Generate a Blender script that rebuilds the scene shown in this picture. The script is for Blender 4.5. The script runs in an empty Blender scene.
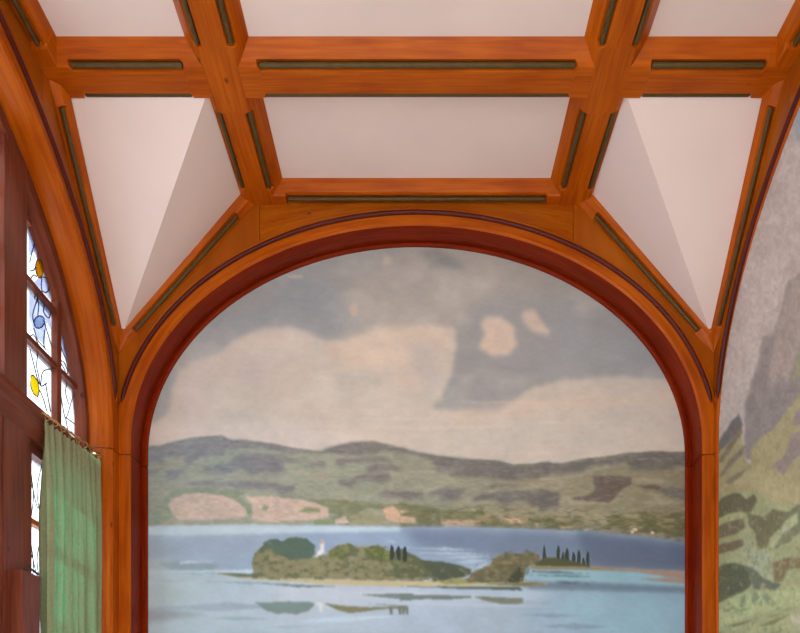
import bpy, bmesh, math, random
import numpy as np
from mathutils import Vector

random.seed(7)
SC = 1 / 130.0            # the far wall is measured in units of 1/130 m
CAM_H = 1.5
D = 735.0                 # camera to far wall
C = bpy.context.scene.collection


def P(x, y, h):
    return Vector((x * SC, y * SC, h * SC + CAM_H))


def lin(c):
    out = []
    for v in c:
        v = v / 255.0
        out.append(v / 12.92 if v <= 0.04045 else ((v + 0.055) / 1.055) ** 2.4)
    return out


# ------------------------------------------------------------------ materials
def new_mat(name):
    m = bpy.data.materials.new(name)
    m.use_nodes = True
    nt = m.node_tree
    return m, nt, nt.nodes['Principled BSDF']


def wood_mat(name, light, dark, rough=0.36, knots=0.75, coat=0.07, spec=0.12):
    m, nt, b = new_mat(name)
    N, L = nt.nodes, nt.links
    uv = N.new('ShaderNodeTexCoord')
    info = N.new('ShaderNodeObjectInfo')
    off = N.new('ShaderNodeVectorMath'); off.operation = 'SCALE'
    comb = N.new('ShaderNodeCombineXYZ')
    L.new(info.outputs['Random'], comb.inputs[0]); L.new(info.outputs['Random'], comb.inputs[1])
    L.new(comb.outputs[0], off.inputs[0]); off.inputs['Scale'].default_value = 37.0
    add = N.new('ShaderNodeVectorMath'); add.operation = 'ADD'
    L.new(uv.outputs['UV'], add.inputs[0]); L.new(off.outputs[0], add.inputs[1])
    mp = N.new('ShaderNodeMapping'); mp.inputs['Scale'].default_value = (1.4, 26, 1)
    L.new(add.outputs[0], mp.inputs['Vector'])
    n1 = N.new('ShaderNodeTexNoise'); n1.inputs['Scale'].default_value = 1.6
    n1.inputs['Detail'].default_value = 6; n1.inputs['Distortion'].default_value = 0.6
    L.new(mp.outputs[0], n1.inputs['Vector'])
    mp2 = N.new('ShaderNodeMapping'); mp2.inputs['Scale'].default_value = (1.1, 3.0, 1)
    L.new(add.outputs[0], mp2.inputs['Vector'])
    n2 = N.new('ShaderNodeTexNoise'); n2.inputs['Scale'].default_value = 2.0; n2.inputs['Detail'].default_value = 3
    L.new(mp2.outputs[0], n2.inputs['Vector'])
    mix = N.new('ShaderNodeMath'); mix.operation = 'MULTIPLY_ADD'; mix.inputs[1].default_value = 0.55
    L.new(n1.outputs[0], mix.inputs[0])
    m2 = N.new('ShaderNodeMath'); m2.operation = 'MULTIPLY'; m2.inputs[1].default_value = 0.45
    L.new(n2.outputs[0], m2.inputs[0]); L.new(m2.outputs[0], mix.inputs[2])
    ramp = N.new('ShaderNodeValToRGB')
    ramp.color_ramp.elements[0].position = 0.36; ramp.color_ramp.elements[0].color = (*dark, 1)
    ramp.color_ramp.elements[1].position = 0.62; ramp.color_ramp.elements[1].color = (*light, 1)
    L.new(mix.outputs[0], ramp.inputs[0])
    # knots
    mp3 = N.new('ShaderNodeMapping'); mp3.inputs['Scale'].default_value = (2.6, 4.4, 1)
    L.new(add.outputs[0], mp3.inputs['Vector'])
    vo = N.new('ShaderNodeTexVoronoi'); vo.inputs['Scale'].default_value = 1.0
    L.new(mp3.outputs[0], vo.inputs['Vector'])
    kr = N.new('ShaderNodeValToRGB')
    kr.color_ramp.elements[0].position = 0.03; kr.color_ramp.elements[0].color = (1, 1, 1, 1)
    kr.color_ramp.elements[1].position = 0.075; kr.color_ramp.elements[1].color = (0, 0, 0, 1)
    L.new(vo.outputs['Distance'], kr.inputs[0])
    km = N.new('ShaderNodeMath'); km.operation = 'MULTIPLY'; km.inputs[1].default_value = knots
    L.new(kr.outputs[0], km.inputs[0])
    mc = N.new('ShaderNodeMix'); mc.data_type = 'RGBA'
    L.new(km.outputs[0], mc.inputs[0]); L.new(ramp.outputs[0], mc.inputs[6])
    mc.inputs[7].default_value = (dark[0] * .22, dark[1] * .25, dark[2] * .3, 1)
    L.new(mc.outputs[2], b.inputs['Base Color'])
    b.inputs['Roughness'].default_value = rough
    b.inputs['Coat Weight'].default_value = coat
    b.inputs['Coat Roughness'].default_value = 0.2
    b.inputs['Specular IOR Level'].default_value = spec
    bp = N.new('ShaderNodeBump'); bp.inputs['Strength'].default_value = 0.12; bp.inputs['Distance'].default_value = 0.004
    L.new(n1.outputs[0], bp.inputs['Height']); L.new(bp.outputs[0], b.inputs['Normal'])
    return m


def plain_mat(name, col, rough=0.5, var=0.06, scale=4.0, metal=0.0, spec=0.4):
    m, nt, b = new_mat(name)
    N, L = nt.nodes, nt.links
    tc = N.new('ShaderNodeTexCoord')
    n = N.new('ShaderNodeTexNoise'); n.inputs['Scale'].default_value = scale; n.inputs['Detail'].default_value = 5
    L.new(tc.outputs['Object'], n.inputs['Vector'])
    r = N.new('ShaderNodeValToRGB')
    r.color_ramp.elements[0].position = 0.3; r.color_ramp.elements[0].color = (*[c * (1 - var) for c in col], 1)
    r.color_ramp.elements[1].position = 0.7; r.color_ramp.elements[1].color = (*[min(1, c * (1 + var)) for c in col], 1)
    L.new(n.outputs[0], r.inputs[0]); L.new(r.outputs[0], b.inputs['Base Color'])
    b.inputs['Roughness'].default_value = rough
    b.inputs['Metallic'].default_value = metal
    b.inputs['Specular IOR Level'].default_value = spec
    return m


PINE = wood_mat('varnished_pine', (0.50, 0.110, 0.003), (0.32, 0.052, 0.001))
SPAN = wood_mat('varnished_board', (0.42, 0.108, 0.004), (0.28, 0.054, 0.002))
REVEAL = wood_mat('varnished_pine_shaded', (0.25, 0.024, 0.002), (0.15, 0.010, 0.0008), coat=0.0, spec=0.07)  # same pine, with the dim red shade of the reveal put into its colour
DARKW = wood_mat('dark_window_wood', (0.22, 0.058, 0.030), (0.12, 0.028, 0.015), rough=0.3)
BEAD = plain_mat('dark_plum_paint', (0.085, 0.010, 0.006), 0.35, 0.15, spec=0.2)
ROD = plain_mat('olive_bronze_paint', (0.095, 0.060, 0.020), 0.4, 0.15, 20, spec=0.2)
PLASTER = plain_mat('ceiling_plaster', (0.80, 0.675, 0.64), 0.9, 0.035, 1.6, spec=0.1)
WALLP = plain_mat('wall_plaster', (0.70, 0.62, 0.56), 0.9, 0.03, 2, spec=0.1)
FLOORM = wood_mat('floor_boards', (0.74, 0.64, 0.52), (0.62, 0.52, 0.40), rough=0.4)
LEAD = plain_mat('lead_came', (0.035, 0.037, 0.045), 0.5, 0.1)
BRASS = plain_mat('brass', (0.55, 0.38, 0.16), 0.35, 0.1, 30, metal=0.8)
IRON = plain_mat('dark_iron', (0.03, 0.028, 0.026), 0.4, 0.1)


def glass_mat(name, col, translucent=0.25, gloss=0.08):
    m = bpy.data.materials.new(name); m.use_nodes = True
    nt = m.node_tree; N, L = nt.nodes, nt.links
    for n in list(N): N.remove(n)
    out = N.new('ShaderNodeOutputMaterial')
    t = N.new('ShaderNodeBsdfTransparent'); 
    nz = N.new('ShaderNodeTexNoise'); nz.inputs['Scale'].default_value = 9
    tc = N.new('ShaderNodeTexCoord'); L.new(tc.outputs['Object'], nz.inputs['Vector'])
    r = N.new('ShaderNodeValToRGB')
    r.color_ramp.elements[0].position = .35; r.color_ramp.elements[0].color = (*[c * .9 for c in col], 1)
    r.color_ramp.elements[1].position = .65; r.color_ramp.elements[1].color = (*col, 1)
    L.new(nz.outputs[0], r.inputs[0]); L.new(r.outputs[0], t.inputs[0])
    tr = N.new('ShaderNodeBsdfTranslucent'); L.new(r.outputs[0], tr.inputs[0])
    g = N.new('ShaderNodeBsdfGlossy'); g.inputs['Roughness'].default_value = 0.08
    m1 = N.new('ShaderNodeMixShader'); m1.inputs[0].default_value = translucent
    L.new(t.outputs[0], m1.inputs[1]); L.new(tr.outputs[0], m1.inputs[2])
    m2 = N.new('ShaderNodeMixShader'); m2.inputs[0].default_value = gloss
    L.new(m1.outputs[0], m2.inputs[1]); L.new(g.outputs[0], m2.inputs[2])
    L.new(m2.outputs[0], out.inputs[0])
    return m


G_CLEAR = glass_mat('clear_glass', (0.86, 0.90, 0.95))
G_LAV = glass_mat('lavender_glass', (0.60, 0.63, 0.78))
G_BLUE = glass_mat('pale_blue_glass', (0.55, 0.66, 0.74))
G_YEL = glass_mat('yellow_glass', (0.74, 0.58, 0.02))
G_AMB = glass_mat('amber_glass', (0.62, 0.36, 0.02))


def curtain_mat():
    m = bpy.data.materials.new('green_curtain_cloth'); m.use_nodes = True
    nt = m.node_tree; N, L = nt.nodes, nt.links
    for n in list(N): N.remove(n)
    out = N.new('ShaderNodeOutputMaterial')
    d = N.new('ShaderNodeBsdfDiffuse'); t = N.new('ShaderNodeBsdfTranslucent')
    tc = N.new('ShaderNodeTexCoord'); nz = N.new('ShaderNodeTexNoise'); nz.inputs['Scale'].default_value = 60
    L.new(tc.outputs['Object'], nz.inputs['Vector'])
    r = N.new('ShaderNodeValToRGB')
    r.color_ramp.elements[0].color = (0.25, 0.255, 0.145, 1); r.color_ramp.elements[1].color = (0.37, 0.37, 0.22, 1)
    L.new(nz.outputs[0], r.inputs[0]); L.new(r.outputs[0], d.inputs[0])
    t.inputs[0].default_value = (0.05, 0.50, 0.24, 1)
    mx = N.new('ShaderNodeMixShader'); mx.inputs[0].default_value = 0.16
    L.new(d.outputs[0], mx.inputs[1]); L.new(t.outputs[0], mx.inputs[2]); L.new(mx.outputs[0], out.inputs[0])
    return m


CURT = curtain_mat()


def mural_mat(name, k):
    m, nt, b = new_mat(name)
    N, L = nt.nodes, nt.links
    a = N.new('ShaderNodeVertexColor'); a.layer_name = 'paint'
    tc = N.new('ShaderNodeTexCoord')
    mp = N.new('ShaderNodeMapping'); mp.inputs['Scale'].default_value = (60, 60, 36)
    L.new(tc.outputs['Object'], mp.inputs['Vector'])
    n = N.new('ShaderNodeTexNoise'); n.inputs['Scale'].default_value = 1; n.inputs['Detail'].default_value = 4
    L.new(mp.outputs[0], n.inputs['Vector'])
    mr = N.new('ShaderNodeMapRange'); mr.inputs[3].default_value = 0.965 * k; mr.inputs[4].default_value = 1.035 * k
    L.new(n.outputs[0], mr.inputs[0])
    mul = N.new('ShaderNodeVectorMath'); mul.operation = 'SCALE'
    L.new(a.outputs[0], mul.inputs[0]); L.new(mr.outputs[0], mul.inputs['Scale'])
    L.new(mul.outputs[0], b.inputs['Base Color'])
    b.inputs['Roughness'].default_value = 0.75; b.inputs['Specular IOR Level'].default_value = 0.15
    return m


# ------------------------------------------------------------------ mesh tools
class MB:
    def __init__(s):
        s.v = []; s.f = []; s.uv = []; s.sm = []

    def quadrow(s, rows, closed=False, caps=False, smooth=False):
        """rows of points (world), joined by quads; u runs along rows, v across"""
        base = len(s.v); n = len(rows[0])
        us = [0.0]
        for i in range(1, len(rows)):
            us.append(us[-1] + max((rows[i][j] - rows[i - 1][j]).length for j in (0, n // 2)))
        vs = [0.0]
        for j in range(1, n + (1 if closed else 0)):
            vs.append(vs[-1] + (rows[0][j % n] - rows[0][j - 1]).length)
        for r in rows: s.v.extend(r)
        m = n if closed else n - 1
        for i in range(len(rows) - 1):
            for j in range(m):
                j2 = (j + 1) % n
                s.f.append((base + i * n + j, base + i * n + j2, base + (i + 1) * n + j2, base + (i + 1) * n + j))
                s.uv.append(((us[i], vs[j]), (us[i], vs[j + 1]), (us[i + 1], vs[j + 1]), (us[i + 1], vs[j])))
                s.sm.append(smooth)
        if caps:
            for k, i in ((0, 0), (1, len(rows) - 1)):
                idx = [base + i * n + j for j in range(n)]
                if k == 0: idx.reverse()
                s.f.append(tuple(idx)); s.uv.append(tuple((vs[j], .3 * (j % 2)) for j in range(n))); s.sm.append(False)

    def box(s, x0, x1, y0, y1, h0, h1):
        """axis box in project units; grain along the longest side"""
        d = (x1 - x0, y1 - y0, h1 - h0)
        ax = max(range(3), key=lambda i: abs(d[i]))
        lo = (x0, y0, h0); hi = (x1, y1, h1)
        o = [i for i in range(3) if i != ax]
        rows = []
        for e in (lo[ax], hi[ax]):
            r = []
            for a, b_ in ((0, 0), (1, 0), (1, 1), (0, 1)):
                p = [0, 0, 0]; p[ax] = e
                p[o[0]] = (lo, hi)[a][o[0]]; p[o[1]] = (lo, hi)[b_][o[1]]
                r.append(P(*p))
            rows.append(r)
        s.quadrow(rows, closed=True, caps=True)

    def tube(s, pts, r, n=10, round_ends=False, smooth=True):
        """tube through world points, radius in project units"""
        r *= SC
        rows = []
        N_ = len(pts)
        prof = []
        if round_ends:
            for i, p in enumerate(pts):
                if i == 0:
                    d = (pts[1] - pts[0]).normalized()
                    for a in (0.05, 0.35, 0.7):
                        prof.append((p + d * r * (1 - math.cos(a * math.pi / 2)), d, math.sin(a * math.pi / 2)))
                    prof.append((p + d * r, d, 1))
                elif i == N_ - 1:
                    d = (pts[-1] - pts[-2]).normalized()
                    prof.append((p - d * r, d, 1))
                    for a in (0.7, 0.35, 0.05):
                        prof.append((p - d * r * (1 - math.cos(a * math.pi / 2)), d, math.sin(a * math.pi / 2)))
                else:
                    prof.append((p, (pts[i + 1] - pts[i - 1]).normalized(), 1))
        else:
            for i, p in enumerate(pts):
                a = pts[max(0, i - 1)]; b = pts[min(N_ - 1, i + 1)]
                prof.append((p, (b - a).normalized(), 1))
        ref = Vector((0, 0, 1))
        if abs(prof[0][1].dot(ref)) > 0.9: ref = Vector((0, 1, 0))
        if abs(prof[len(prof) // 2][1].dot(ref)) > 0.95: ref = Vector((1, 0, 0))
        for p, d, k in prof:
            s1 = d.cross(ref)
            if s1.length < 1e-4: s1 = d.cross(Vector((1, 0, 0)))
            s1.normalize(); s2 = d.cross(s1).normalized()
            rows.append([p + (s1 * math.cos(2 * math.pi * j / n) + s2 * math.sin(2 * math.pi * j / n)) * r * k for j in range(n)])
        s.quadrow(rows, closed=True, caps=True, smooth=smooth)

    def build(s, name, mat, parent=None, origin=None, fix=True):
        if parent is not None:
            o0 = Vector(parent.get('_o', (0, 0, 0)))
        elif origin is not None:
            o0 = Vector(origin)
        else:
            xs = [v.x for v in s.v]; ys = [v.y for v in s.v]; zs = [v.z for v in s.v]
            o0 = Vector(((min(xs) + max(xs)) / 2, (min(ys) + max(ys)) / 2, min(zs)))
        me = bpy.data.meshes.new(name)
        me.from_pydata([tuple(v - o0) for v in s.v], [], s.f)
        uvl = me.uv_layers.new(name='UVMap')
        k = 0
        for fu in s.uv:
            for u in fu:
                uvl.data[k].uv = u; k += 1
        me.polygons.foreach_set('use_smooth', s.sm)
        if fix:
            bm = bmesh.new(); bm.from_mesh(me)
            bmesh.ops.recalc_face_normals(bm, faces=bm.faces[:])
            bm.to_mesh(me); bm.free()
        me.materials.append(mat)
        ob = bpy.data.objects.new(name, me)
        C.objects.link(ob)
        if parent is not None:
            ob.parent = parent
        else:
            ob.location = o0
        ob['_o'] = tuple(o0)
        return ob


def empty(name, loc):
    o = bpy.data.objects.new(name, None)
    o.empty_display_size = 0.1
    C.objects.link(o); o.location = loc; o['_o'] = tuple(loc)
    return o


def tag(o, label=None, cat=None, group=None, kind=None):
    if label: o['label'] = label
    if cat: o['category'] = cat
    if group: o['group'] = group
    if kind: o['kind'] = kind
    return o


# ------------------------------------------------------------------ ceiling
PAN = 549.0
mb = MB()
mb.box(-345, 345, -640, 800, 552, 566)
ceil = mb.build('ceiling', PLASTER)
tag(ceil, kind='structure')
# flat plaster infills between the beams (undersides at PAN)
mb = MB(); mb.box(-300, 300, -600, 740, PAN, 553)
mb.build('plaster_panel', PLASTER, ceil)


def corner_panel(s):
    mb = MB()
    A = (s * 297, 736, 399); B = (s * 163, 731, 551); Cc = (s * 163, 600, 551); Dd = (s * 293, 600, 551)
    A2 = (s * 310, 750, 410)
    base = len(mb.v)
    up = 9
    pts = [P(*A), P(*B), P(*Cc), P(*Dd)]
    top = [p + Vector((0, 0, up * SC)) for p in pts]
    mb.v = pts + top
    mb.f = [(0, 1, 2), (0, 2, 3), (4, 6, 5), (4, 7, 6), (0, 4, 5, 1), (1, 5, 6, 2), (2, 6, 7, 3), (3, 7, 4, 0)]
    mb.uv = [tuple((0.1 * i, 0.1 * i) for i in range(len(f))) for f in mb.f]
    mb.sm = [False] * len(mb.f)
    o = mb.build('corner_panel', PLASTER, ceil)
    tag(o, 'folded sloping plaster panel in the %s corner' % ('left' if s < 0 else 'right'))


corner_panel(-1); corner_panel(1)


# ------------------------------------------------------------------ beams
FULL = [(-25, 553), (-25, 549), (-17.3, 538.3), (-15.6, 536.6), (-14, 535), (14, 535), (15.6, 536.6), (17.3, 538.3), (25, 549), (25, 553)]
GROO = [(-25, 553), (-25, 549), (-17.3, 538.6), (-11.6, 540.6), (-9.8, 535), (9.8, 535), (11.6, 540.6), (17.3, 538.6), (25, 549), (25, 553)]


def beam(name, axis, cpos, a0, a1, grooves, label, group=None):
    """axis 'y' : runs in depth at x=cpos ; axis 'x' : runs across at y=cpos"""
    st = [(a0, FULL)]
    for g0, g1 in grooves:
        st += [(g0 - 1, FULL), (g0 + 1.2, GROO), (g1 - 1.2, GROO), (g1 + 1, FULL)]
    st.append((a1, FULL))
    rows = []
    for a, sec in st:
        if axis == 'y': rows.append([P(cpos + q, a, h) for q, h in sec])
        else: rows.append([P(a, cpos + q, h) for q, h in sec])
    mb = MB(); mb.quadrow(rows, closed=True, caps=True)
    o = mb.build(name, PINE)
    tag(o, label, 'beam', group, 'thing')
    for g0, g1 in grooves:
        for sgn in (-1, 1):
            m2 = MB()
            pts = [(P(cpos + sgn * 13.0, a, 537.6) if axis == 'y' else P(a, cpos + sgn * 13.0, 537.6)) for a in (g0, (g0 + g1) / 2, g1)]
            m2.tube(pts, 2.15, 10, True)
            m2.build('moulding_strip', ROD, o)
    return o


BY = 598.5
for s, w in ((-1, 'left'), (1, 'right')):
    beam('ceiling_beam', 'y', s * 156, -600, 735.5, [(-560, 236), (294, 568), (627, 715)],
         'long orange pine ceiling beam running into the room on the %s side' % w, None)
beam('cross_beam', 'x', BY, -142.2, 142.2, [(-126, 127)], 'orange pine cross beam between the two long ceiling beams')
beam('cross_beam', 'x', BY, -298.5, -169.8, [(-276, -186)], 'short pine cross beam above the folded left corner panel')
beam('cross_beam', 'x', BY, 169.8, 298.5, [(187, 278)], 'short pine cross beam above the folded right corner panel')

HF = [(-0.0, 553), (18, 553), (17, 549), (13, 536.5), (12, 535), (8, 535), (2, 535), (0, 535)]
HG = [(-0.0, 553), (18, 553), (17, 549), (13, 538), (10.5, 537.5), (9.5, 539.5), (2, 539.5), (0, 539.5)]


def header(label, fn, a0, a1, g0, g1):
    st = [(a0, HF), (g0 - .8, HF), (g0 + .8, HG), (g1 - .8, HG), (g1 + .8, HF), (a1, HF)]
    mb = MB(); mb.quadrow([[fn(a, n, h) for n, h in sec] for a, sec in st], closed=True, caps=True)
    o = mb.build('wall_beam', PINE); tag(o, label, 'beam', None, 'thing')
    m2 = MB(); m2.tube([fn(g0, 6, 536.6), fn((g0 + g1) / 2, 6, 536.6), fn(g1, 6, 536.6)], 1.9, 10, True)
    m2.build('moulding_strip', ROD, o)


header('pine wall beam across the top of the lake mural arch', lambda a, n, h: P(a, 735 - n, h), -142.2, 142.2, -128.5, 128.5)
for s, w in ((-1, 'left'), (1, 'right')):
    header('pine wall beam at the ceiling edge above the %s wall arch' % w,
           (lambda s: lambda a, n, h: P(s * (298 - n), a, h))(s), 276, 584.5, 300, 568)


def diagonal(label, fn, p0, p1, n0, n1, g0, g1, tip):
    """fn(u, h, n); line of the plaster edge from p0 (low) to p1 (high); u grows away from the corner"""
    (u0, h0), (u1, h1) = p0, p1
    L_ = math.hypot(u1 - u0, h1 - h0); t = ((u1 - u0) / L_, (h1 - h0) / L_); q = (t[1], -t[0])
    F = [(-3, 0.0), (0, 1.0), (6.5, .78), (9.2, .62), (11.2, 0.0), (-3, 0.0)]
    Fs = [(-5, 0), (0, 1.0), (6.3, .75), (8.2, .62), (11.4, 0.05), (11.4, -.05)]
    Gs = [(-5, 0), (0, 1.0), (6.0, .75), (6.6, .15), (11.0, .10), (11.0, -.05)]
    rows = []

    def row(s, sec):
        n = n0 + (n1 - n0) * max(0, min(1, s / L_))
        return [fn(u0 + t[0] * s + q[0] * o_, h0 + t[1] * s + q[1] * o_, n * k) for o_, k in sec]
    for s, sec in ((-2, Fs), (g0 - 1, Fs), (g0 + .5, Gs), (g1 - .5, Gs), (g1 + 1, Fs), (L_ + 2, Fs)):
        rows.append(row(s, sec))
    mb = MB(); mb.quadrow(rows, closed=True, caps=True)
    # carved pointed end in the corner
    e0 = row(-2, Fs)
    tipp = fn(*tip)
    b0 = len(mb.v); mb.v.extend(e0 + [tipp])
    for j in range(len(e0)):
        mb.f.append((b0 + j, b0 + (j + 1) % len(e0), b0 + len(e0))); mb.uv.append(((0, 0), (0, .03), (.1, .02))); mb.sm.append(False)
    o = mb.build('diagonal_beam', PINE); tag(o, label, 'beam', None, 'thing')
    m2 = MB()
    pts = []
    for s in (g0, (g0 + g1) / 2, g1):
        n = n0 + (n1 - n0) * s / L_
        pts.append(fn(u0 + t[0] * s + q[0] * 9.0, h0 + t[1] * s + q[1] * 9.0, n * .42))
    m2.tube(pts, 1.8, 10, True)
    m2.build('moulding_strip', ROD, o)


for s, w in ((-1, 'left'), (1, 'right')):
    diagonal('sloping pine rail beside the lake mural under the %s corner panel' % w,
             (lambda s: lambda u, h, n: P(s * (298 - u), 735 - n, h))(s),
             (5, 407), (133, 549), 7, 10, 9, 162, (0.5, 386, 1.0))
    diagonal('sloping pine rail along the %s wall under the folded corner panel' % w,
             (lambda s: lambda u, h, n: P(s * (298 - n), 735 - u, h))(s),
             (6, 407), (137, 549), 6, 11, 6, 168, (0.5, 386, 1.0))


# ------------------------------------------------------------------ arches
def arc_rows(secs, fn, straight_from, n=64, t0=0.0, t1=math.pi):
    """secs: list of (a, b, c, depth); returns rows of points over the arch. fn(u, h, depth)"""
    rows = []
    if straight_from is not None and t0 == 0.0:
        rows.append([fn(-a, straight_from, d) for a, b, c, d in secs])
    for i in range(n + 1):
        th = t0 + (t1 - t0) * i / n
        rows.append([fn(-a * math.cos(th), c + b * math.sin(th), d) for a, b, c, d in secs])
    if straight_from is not None and t1 == math.pi:
        rows.append([fn(a, straight_from, d) for a, b, c, d in secs])
    return rows


SPR = 285.0


def bead(fn, parent, sink=0.0):
    """plum moulding following the arch, rounded at both feet"""
    a, b, c = 299.0, 229.5, 297.0
    t0 = math.asin(38.0 / b)
    sec = [(-2.2, 0.3), (-2.4, -2), (-1.5, -3.6), (0, -4.2), (1.5, -3.6), (2.4, -2), (2.2, 0.3)]
    rows = []
    n = 84
    for i in range(n + 1):
        th = t0 + (math.pi - 2 * t0) * i / n
        k = 1.0
        e = min(i, n - i)
        if e == 0: k = .25
        elif e == 1: k = .8
        rows.append([fn(-(a + o_ * k) * math.cos(th), c + (b + o_ * k) * math.sin(th), d * k) for o_, d in sec])
    mb = MB(); mb.quadrow(rows, closed=True, caps=True, smooth=True)
    o = mb.build('plum_moulding', BEAD, parent); tag(o, 'dark plum rounded moulding')
    # thin fillet above the plum moulding
    rows = []
    for i in range(n + 1):
        th = t0 + (math.pi - 2 * t0) * i / n
        rows.append([fn(-(a + o_) * math.cos(th), c + (b + o_) * math.sin(th), d) for o_, d in ((2.2, .2), (2.4, -2.2), (3.6, -2.2), (4.0, .2))])
    mb = MB(); mb.quadrow(rows, closed=True, caps=True)
    mb.build('fillet', PINE, parent)


def spandrels(fn, parent, thick, uc, corner_u, seam=157):
    """flat boards between the arch and the beams. u measured from the arch centre uc"""
    a, b, c = 298.0, 229.5, 297.0
    def inner(th): return (-a * math.cos(th), c + b * math.sin(th))
    th_s = math.acos(seam / a)
    # centre board
    def strip(pi, po, name):
        mb = MB()
        rows = []
        for (u, h), (u2, h2) in zip(pi, po):
            rows.append([fn(u, h, 0), fn(u2, h2, 0), fn(u2, h2, thick), fn(u, h, thick)])
        mb.quadrow(rows, closed=True, caps=True)
        mb.build(name, SPAN, parent)
    n = 28
    pi, po = [], []
    for i in range(n + 1):
        th = th_s + (math.pi - 2 * th_s) * i / n
        u, h = inner(th); pi.append((u + (.5 if i == 0 else (-.5 if i == n else 0)), h)); po.append((u + (.5 if i == 0 else (-.5 if i == n else 0)), 546))
    strip(pi, po, 'spandrel_board')
    for s in (-1, 1):
        pi, po = [], []
        th0 = math.asin((300 - c) / b)
        out = [(corner_u, 300), (corner_u, 400), (seam, 546)]
        l1, l2 = 100.0, math.hypot(corner_u - seam, 146)
        for i in range(n + 1):
            th = th0 + (th_s - th0) * i / n
            u, h = inner(th)
            u = -u
            f = (i / n) * (l1 + l2)
            # outer point follows the outline, reaching the seam with the inner one
            if f <= l1: q = (corner_u, 300 + f)
            else:
                g = (f - l1) / l2; q = (corner_u + (seam - corner_u) * g, 400 + 146 * g)
            if i == n: q = (seam, 546)
            pi.append((s * min(u, corner_u - .1), h)); po.append((s * q[0], q[1]))
        strip(pi, po, 'spandrel_board')


FLOOR_H = -CAM_H / SC
# ---- far arch (round the lake mural); depth grows away from the room
far_fn = lambda u, h, d: P(u, 735 + d, h)
far = empty('wooden_arch', P(0, 745, FLOOR_H)); tag(far, 'broad orange wooden arch framing the lake mural on the far wall', 'arch')
ring = [(301, 231.5, 297, 12), (301, 231.5, 297, -1.5), (287.5, 219.5, 297, -1.5), (285.7, 217.7, 297, 0.5)]
sof = [(285.7, 217.7, 297, 0.4), (285.3, 217.6, 297, 10), (285.5, 219.5, 297, 22), (286, 222, 297, 32), (290, 224, 297, 38)]
lip = [(287, 224, 297.5, 30.5), (282, 219.2, 297.5, 29.5), (280.3, 217.4, 297.5, 31), (280.3, 217.4, 297.5, 35), (287, 224, 297.5, 36)]


def jamb_rows(secs, fn, s, h0, h1):
    return [[fn(s * a, h, d) for a, b, c, d in secs] for h in (h0, (h0 + h1) / 2, h1)]


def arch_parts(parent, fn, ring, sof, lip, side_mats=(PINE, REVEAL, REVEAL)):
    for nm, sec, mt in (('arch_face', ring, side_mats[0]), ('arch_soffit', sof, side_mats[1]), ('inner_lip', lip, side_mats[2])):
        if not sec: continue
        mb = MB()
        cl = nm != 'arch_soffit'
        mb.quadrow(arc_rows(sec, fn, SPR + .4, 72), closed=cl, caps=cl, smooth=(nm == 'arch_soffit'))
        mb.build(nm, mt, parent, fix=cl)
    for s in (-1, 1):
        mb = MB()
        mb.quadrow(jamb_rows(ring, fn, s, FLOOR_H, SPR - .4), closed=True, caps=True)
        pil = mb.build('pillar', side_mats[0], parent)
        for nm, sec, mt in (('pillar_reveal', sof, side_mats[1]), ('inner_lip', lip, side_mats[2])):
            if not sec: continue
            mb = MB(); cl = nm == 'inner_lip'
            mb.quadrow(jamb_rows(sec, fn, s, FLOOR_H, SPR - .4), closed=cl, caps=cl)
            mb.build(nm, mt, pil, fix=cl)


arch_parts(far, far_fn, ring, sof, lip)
bead(lambda u, h, d: P(u, 735 + d, h), far)
spandrels(far_fn, far, 10, 0, 298)

# ---- side arches
YC = 430.0
for s, w in ((-1, 'left'), (1, 'right')):
    fn = (lambda s: lambda u, h, d: P(s * (298 + d), YC + u, h))(s)
    if s < 0:
        ar = empty('wooden_arch', P(-305, YC, FLOOR_H))
        tag(ar, 'orange wooden arch with deep soffit around the stained glass window wall on the left', 'arch')
        rg = [(304, 231.5, 297, 12), (304, 231.5, 297, -1), (289.5, 219.5, 297, -1), (287.6, 217.6, 297, 1)]
        sf = [(287.6, 217.6, 297, 0.9), (287, 217, 297, 8), (287, 217, 297, 20), (289, 219, 297, 26)]
        arch_parts(ar, fn, rg, sf, None, (PINE, PINE, PINE))
    else:
        ar = empty('wooden_arch', P(300, YC, FLOOR_H))
        tag(ar, 'thin orange wooden arch edging the mountain mural on the right wall', 'arch')
        rg = [(304, 231.5, 297, 8), (304, 231.5, 297, -1), (298.5, 226.5, 297, -1), (297.3, 225.5, 297, .5), (297.3, 225.5, 297, 5)]
        arch_parts(ar, fn, rg, None, None, (PINE, PINE, PINE))
    bead(fn, ar)
    spandrels(fn, ar, 7, YC, 304.5)

# ------------------------------------------------------------------ room shell
def shell(name, boxes, mat=WALLP):
    mb = MB()
    for b in boxes: mb.box(*b)
    o = mb.build(name, mat); tag(o, kind='structure'); return o


shell('floor', [(-345, 345, -640, 800, FLOOR_H - 12, FLOOR_H)], FLOORM)
shell('wall_far', [(-345, 345, 775, 800, FLOOR_H, 552)])
# wall behind the camera with a wide opening added to let light in
shell('wall_back', [(-345, -260, -640, -610, FLOOR_H, 552), (260, 345, -640, -610, FLOOR_H, 552),
                    (-260, 260, -640, -610, 470, 552), (-260, 260, -640, -610, FLOOR_H, -80)])


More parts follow.
